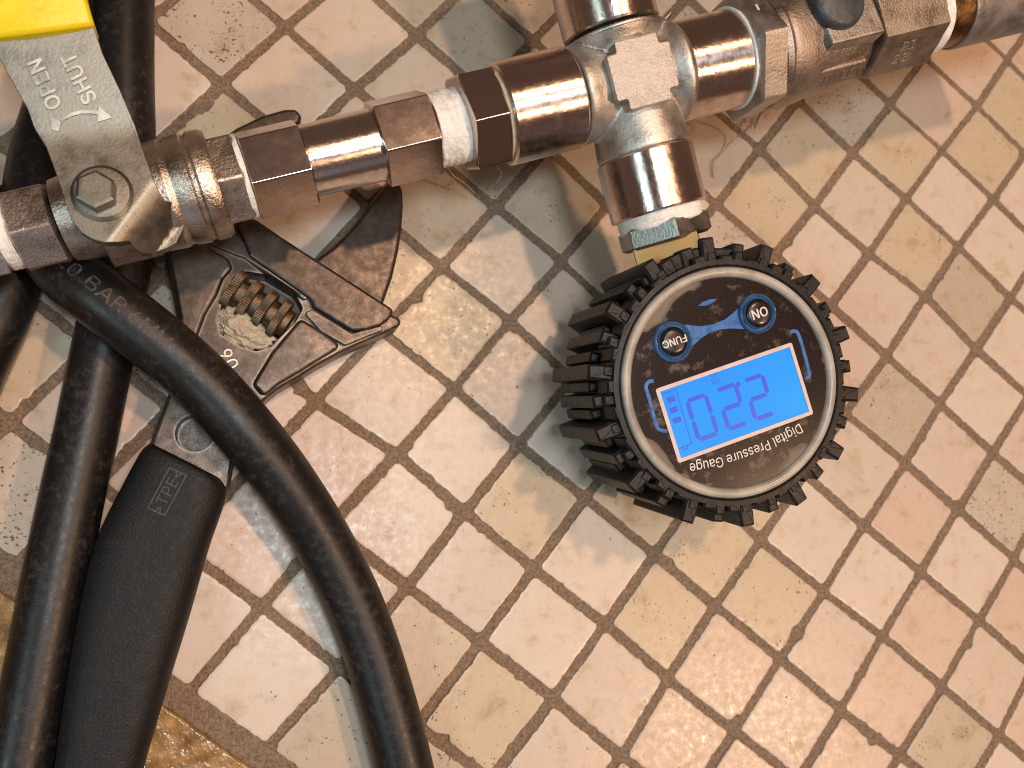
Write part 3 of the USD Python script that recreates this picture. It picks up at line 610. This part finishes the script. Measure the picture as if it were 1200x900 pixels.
kc = at(980, 3, .064); ka = Axis(kc, kc + AX.u * .5 + np.array([0, 0, .0]), (1, 0, 0))
part(V2, 'lever_hub', ka.lathe([(-.006, .0072), (.0002, .0074), (.0016, .0070), (.0026, .0058), (.0030, .0020)], 48), 'knob_plastic', smooth=40, label='dark grey rounded lever hub')
part(V2, 'packing_nut', [Axis(at(1018, 5, .058), at(1018, 5, .058) + AX.u, (1, .2, 0)).hexa(-.006, .002, .0064, .3, ch=.0006)], 'zinc')
# strands of loose tape
def strand(pts, r, flat=.35): return tube(catmull([at(x, y, z) for x, y, z in pts], 8), r, 8, flat)
st = [strand([(886, 118, .040), (880, 128, .034), (873, 138, .026), (868, 146, .020)], .0007), strand([(892, 122, .040), (884, 136, .028), (876, 150, .012), (864, 160, .004), (850, 176, .0012), (838, 188, .0010)], .00026),
      strand([(838, 187, .0012), (836, 196, .0011), (837, 208, .0010)], .0003), strand([(900, 128, .04), (892, 132, .032), (884, 150, .02)], .0005)]
rs = np.random.default_rng(4)
for k in range(16):
    x = rs.uniform(862, 900); y = 140 - (x - 862) * .35 + rs.uniform(-10, 2); st.append(strand([(x, y, .034), (x + rs.uniform(-8, 5), y + rs.uniform(5, 12), .026), (x + rs.uniform(-14, 6), y + rs.uniform(12, 22), .018)], .00012, 1))
for k in range(5):
    st.append(strand([(886 + k * 2, 5 + k * 6, .0605 - .0006 * k), (894 + k, 24 + k * 12, .0600 - .0012 * k), (889 + k, 55 + k * 9, .0585 - .0022 * k)], .0004))
part(V2, 'loose_tape', st, 'strand', smooth=40, label='frayed strands of sealing tape hanging down')
# right end
GP = thing('grey_pipe', 'dark grey pipe with a brass ring and white tape leaving the top right corner', 'pipe')
tape(GP, 1110, 1121, 98, 61, amp=.06)
part(GP, 'brass_ring', lat([(1118, 60), (1119, 90), (1146, 90), (1148, 84), (1149, 60)]), 'brass_aged', smooth=35)
part(GP, 'pipe', lat([(1146, 60), (1147, 94), (1150, 97), (1320, 97), (1321, 60)]), 'grey_pipe', smooth=35)
# tape fringe under the bushing
part(RB, 'loose_tape', [strand([(524, 196, .034), (532, 206, .026), (546, 216, .016), (556, 226, .008)], .00022), strand([(583, 196, .034), (588, 204, .02), (582, 214, .008), (574, 220, .004)], .00022)], 'strand', smooth=40, label='curl of loose tape below the thread')

# ------------------------------------------------------------------ digital pressure gauge
GA = thing('digital_pressure_gauge', 'round digital pressure gauge in a black rubber boot with a lit blue display', 'pressure gauge')
def gl(px, py):
    d = ray(px, py); X = CC + d * ((GO - CC) @ GN) / (d @ GN) - GO; return np.array([X @ GX, X @ GY])
def G3(v): v = np.atleast_2d(v); return GO + v[:, :1] * GX + v[:, 1:2] * GY + v[:, 2:3] * GN
def gm_(m): return trimesh.Trimesh(G3(m.vertices), m.faces, process=False)
GAX = Axis(GO, GO + GN, GY)
PPM = np.linalg.norm(gl(866, 448) - gl(846, 448)) / 20           # metres per photo pixel on the face
RBZ = .0284
T = .036
# boot: a ring with lugs like a tyre
BR = RBZ + .0022
boot = part(GA, 'rubber_boot', GAX.lathe([(-.0015, RBZ - .0012), (-.0004, RBZ - .0002), (.0004, RBZ + .0006), (.0003, RBZ + .0018), (-.0010, BR - .0004), (-.0028, BR), (-T + .004, BR + .0004), (-T + .001, BR - .001), (-T, BR - .005), (-T, .004)], 120), 'boot_rubber', smooth=35)
NL = 28
def lug(th, dth, r0, r1, z0, z1, c=.0006, tw=0):
    pts = []
    p = rounded(np.array([(r0, -dth), (r1, -dth * .86), (r1, dth * .86), (r0, dth)]), .00035)
    m = prism(p, z0, z1, c, 1); v = m.vertices; t_ = th + tw * (v[:, 2] - z1)
    return gm_(trimesh.Trimesh(np.c_[v[:, 0] * np.cos(t_) - v[:, 1] * np.sin(t_), v[:, 0] * np.sin(t_) + v[:, 1] * np.cos(t_), v[:, 2]], m.faces, process=False))
stem_t = -PI / 2
rl = np.random.default_rng(12)
for k in range(NL):
    th = k * 2 * PI / NL + .05
    dst = abs((th - stem_t + PI) % (2 * PI) - PI)
    if dst < .17: continue
    big = k % 2 == 0
    part(boot, 'tread_lug', lug(th + rl.normal(0, .012), .0021 if big else .0018, BR - .0025, BR + (.0054 if big else .0040) + rl.normal(0, .0002), -T + (.001 if big else .004), -.0013 if big else -.0022), 'boot_rubber', smooth=False)
    part(boot, 'tread_block', lug(th + PI / NL + rl.normal(0, .008), .0015, BR - .002, BR + (.0028 if k % 4 else .0020) + rl.normal(0, .0002), -T + (.006 if big else .003), -.0090 if big else -.0105), 'boot_rubber', smooth=False)
    part(boot, 'shoulder_block', lug(th + PI / NL + rl.normal(0, .02), .0020, RBZ + .0006, BR + .0004 + .0004 * (k % 3), -.0075, .0003 + rl.normal(0, .00015)), 'boot_rubber', smooth=False)
    part(boot, 'shoulder_block', lug(th, .0016, RBZ + .0009, BR + .0020, -.008, -.0006 - .0004 * big), 'boot_rubber', smooth=False)
# thick collar of the boot round the stem
part(boot, 'stem_collar', [lug(stem_t + o_, .0040, BR - .003, BR + .0030, -T + .004, -.0030) for o_ in (-.30, .30)] + [lug(stem_t + o_, .0021, BR - .003, BR + .0040 - .004 * abs(o_), -.0085, -.0028 + .0006 * (k_ % 2)) for k_, o_ in enumerate(np.linspace(-.27, .27, 7))], 'boot_rubber', smooth=False)
# face and bezel
part(GA, 'bezel', GAX.lathe([(-.003, RBZ - .0001), (.0002, RBZ), (.0009, RBZ - .0004), (.0011, RBZ - .0012), (.0008, RBZ - .0020), (.0001, RBZ - .0026), (-.003, RBZ - .0027)], 120), 'bezel_plastic', smooth=50, label='scuffed pale clear plastic rim')
face = part(GA, 'face', GAX.lathe([(-.004, RBZ - .001), (-.0001, RBZ - .0015), (0, RBZ - .0022), (0, .001)], 96), 'gauge_face', smooth=35, label='dusty dark brown face')
def flat(poly_px=None, poly=None, z0=-.0002, z1=.00012, c=.00005):
    p = np.array([gl(*q) for q in poly_px]) if poly is None else np.asarray(poly)
    return gm_(prism(p, z0, z1, c, 1))
band = [(803, 380), (812, 381.5), (822, 382), (835, 380), (850, 374), (862, 364), (870, 356), (872, 386), (858, 385), (845, 386), (832, 390), (822, 396), (811, 406), (800, 412)]
leaf = [(817.5, 358.8), (823, 354), (831, 350.8), (840.5, 350), (835, 355), (827, 358.5)]
def bracket(pts, w=4.2): return stroke([gl(*p) for p in catmull([np.r_[p, 0] for p in pts], 5)[:, :2]], w * PPM)
part(face, 'blue_band', flat(band), 'blue_print', smooth=False)
part(face, 'blue_leaf', flat(leaf), 'blue_print', smooth=False)
for pts in ([(766, 446.5), (760, 447.5), (757, 454), (761, 468), (768, 494), (772, 503), (782, 505.5)], [(925.5, 389.5), (931, 388), (935.5, 392), (941, 409), (947.5, 434), (948, 441), (943, 444.5)]):
    part(face, 'blue_bracket', flat(poly=bracket(pts)), 'blue_print', smooth=False)
# curved title
tm = meshkit.text_mesh('Digital Pressure Gauge', .0024, .00014); b = tm.bounds; sub = tm.subdivide_to_size(.0012); tm = sub if not isinstance(sub, tuple) else trimesh.Trimesh(*sub)
p0, p1 = gl(941, 506), gl(811, 551)
v = np.array(tm.vertices); W_ = np.linalg.norm(p1 - p0); sx = W_ / (b[1][0] - b[0][0]); u = (v[:, 0] - b[0][0]) * sx - W_ / 2
RT = .085; mid = gl(876.5, 531.5) - [0, .00125]
th = u / RT; rr = RT + v[:, 1]
tm = trimesh.Trimesh(np.c_[mid[0] + rr * np.sin(th), mid[1] - RT + rr * np.cos(th), v[:, 2]], tm.faces, process=False)
part(face, 'title_lettering', gm_(tm), 'white_print', smooth=False)
# display
LX, LY, LW, LH = .0003, .0049, .0188, .0093
lc = np.mean([gl(768.3, 456), gl(928.3, 401.7), gl(950.7, 484), gl(795, 543.3)], 0); LX, LY = lc
LW = np.linalg.norm(gl(928.3, 401.7) - gl(768.3, 456)) / 2; LH = np.linalg.norm(gl(768.3, 456) - gl(795, 543.3)) / 2
fr = .00098
fro = Polygon([(LX - LW, LY - LH), (LX + LW, LY - LH), (LX + LW, LY + LH), (LX - LW, LY + LH)]).buffer(-.0006).buffer(.0006, quad_segs=3)
fm = prism(ccw(np.array(fro.exterior.coords)[:-1]), -.0004, .0003, .00015, 2)
cut = trimesh.creation.box([2 * (LW - fr), 2 * (LH - fr), .01]); cut.apply_translation([LX, LY, 0])
disp = part(GA, 'display_frame', gm_(unman(solid(fm) - solid(cut))), 'lcd_frame', smooth=30)
lcd = part(GA, 'display', flat(poly=[(LX - LW + fr, LY - LH + fr), (LX + LW - fr, LY - LH + fr), (LX + LW - fr, LY + LH - fr), (LX - LW + fr, LY + LH - fr)], z0=-.0003, z1=.00006, c=.00002), 'lcd', smooth=False, label='lit blue liquid crystal display showing 2.20')
SEG = {'2': 'abged', '0': 'abcdef'}
def digit(ch, c, w, h, t):
    out = []; g = .00012; H = h / 2
    hor = lambda y: [(-w / 2 + g, y), (-w / 2 + g + t / 2, y + t / 2), (w / 2 - g - t / 2, y + t / 2), (w / 2 - g, y), (w / 2 - g - t / 2, y - t / 2), (-w / 2 + g + t / 2, y - t / 2)]
    ver = lambda x, y0, y1: [(x, y0 + g), (x + t / 2, y0 + g + t / 2), (x + t / 2, y1 - g - t / 2), (x, y1 - g), (x - t / 2, y1 - g - t / 2), (x - t / 2, y0 + g + t / 2)]
    S_ = {'a': hor(H), 'd': hor(-H), 'g': hor(0), 'b': ver(w / 2, 0, H), 'c': ver(w / 2, -H, 0), 'e': ver(-w / 2, -H, 0), 'f': ver(-w / 2, 0, H)}
    for s in SEG[ch]: out.append(flat(poly=np.array(S_[s]) + c, z0=.00004, z1=.00011, c=.00002))
    return out
sw, sh_, stt = 22.5 * PPM, 44 * PPM, 4.7 * PPM
for ch, p in (('2', (889.3, 465.3)), ('2', (857.6, 476.5)), ('0', (822.8, 489.0))): part(lcd, 'digit', digit(ch, gl(*p), sw, sh_, stt), 'lcd_mark', smooth=False)
dp = gl(865, 450.3); part(lcd, 'decimal_point', flat(poly=[dp + .00062 * np.array([math.cos(a), math.sin(a)]) for a in np.arange(16) * PI / 8], z0=.00004, z1=.00011, c=.00002), 'lcd_mark', smooth=False)
for p in ((786.5, 468), (789.5, 480.2), (793.3, 492.3)):
    c = gl(*p); part(lcd, 'battery_bar', flat(poly=c + np.array([(-.00105, -.00068), (.00105, -.00068), (.00105, .00068), (-.00105, .00068)]), z0=.00004, z1=.00011, c=.00002), 'lcd_mark', smooth=False)
lines = [stroke([gl(*p) for p in ((776.5, 461.5), (792, 456.5), (810.5, 520), (795.5, 526), )], .9 * PPM), stroke([gl(*p) for p in ((799, 523.5), (801, 527), (806, 525.3), (805, 521.5))], .9 * PPM)]
part(lcd, 'battery_outline', [flat(poly=q, z0=.00004, z1=.0001, c=.00002) for q in lines], 'lcd_mark', smooth=False)
un = [text('bar', 5 * PPM, .00003), trimesh.creation.box([11 * PPM, .5 * PPM, .00003]), text('kPa', 3.6 * PPM, .00003)]
for m_, p in zip(un, ((838, 448.5), (836.5, 444), (836, 439.5))):
    c = gl(*p); m_.apply_translation([c[0], c[1], .00007])
part(lcd, 'unit_lettering', [gm_(m_) for m_ in un], 'lcd_mark', smooth=False)
# buttons
for p, word, lab in (((787.5, 400.7), 'FUNC', 'round button marked FUNC'), ((886.5, 367.5), 'ON', 'round button marked ON')):
    c = gl(*p); ba = Axis(G3([[*c, 0]])[0], G3([[*c, .01]])[0], GY); r = 22.5 * PPM
    bt = part(GA, 'button', ba.lathe([(-.001, r * .72), (.0009, r * .70), (.0014, r * .62), (.0016, r * .45), (.00165, .0002)], 48), 'button_black', smooth=50, label=lab)
    part(bt, 'button_ring', ba.lathe([(-.001, r), (.0006, r * .99), (.0010, r * .93), (.0008, r * .87), (.0002, r * .82), (.0002, r * .77), (.0009, r * .745), (.0011, r * .70), (.0006, r * .69)], 48), 'button_clear', smooth=50)
    tx = text(word, (.0017 if word == 'FUNC' else .0022), .00012, True); tx.apply_translation([c[0], c[1], .0016])
    part(bt, 'button_lettering', gm_(tx), 'white_print', smooth=False)
# stem: tape, hexagon, brass collar
def arhex(y0, y1, w, ang, **k):
    a0, a1 = SA(y0, w), SA(y1, w); return AR.hexa(a0, a1, 2 * AR.rad(w, (a0 + a1) / 2), ang, **k)
tape(GA, 243, 264, 100, 71, ax=AR, sfun=SA, amp=.06)
sg = AR.seen(SA(270))
part(GA, 'hex_fitting', arhex(258, 284, 96, sg + math.radians(44), ch=.0012, edge=.0008), 'zinc')
part(GA, 'brass_collar', arhex(280, 322, 74, sg + math.radians(48), ch=.0004, edge=.0003, sides=4), 'brass')
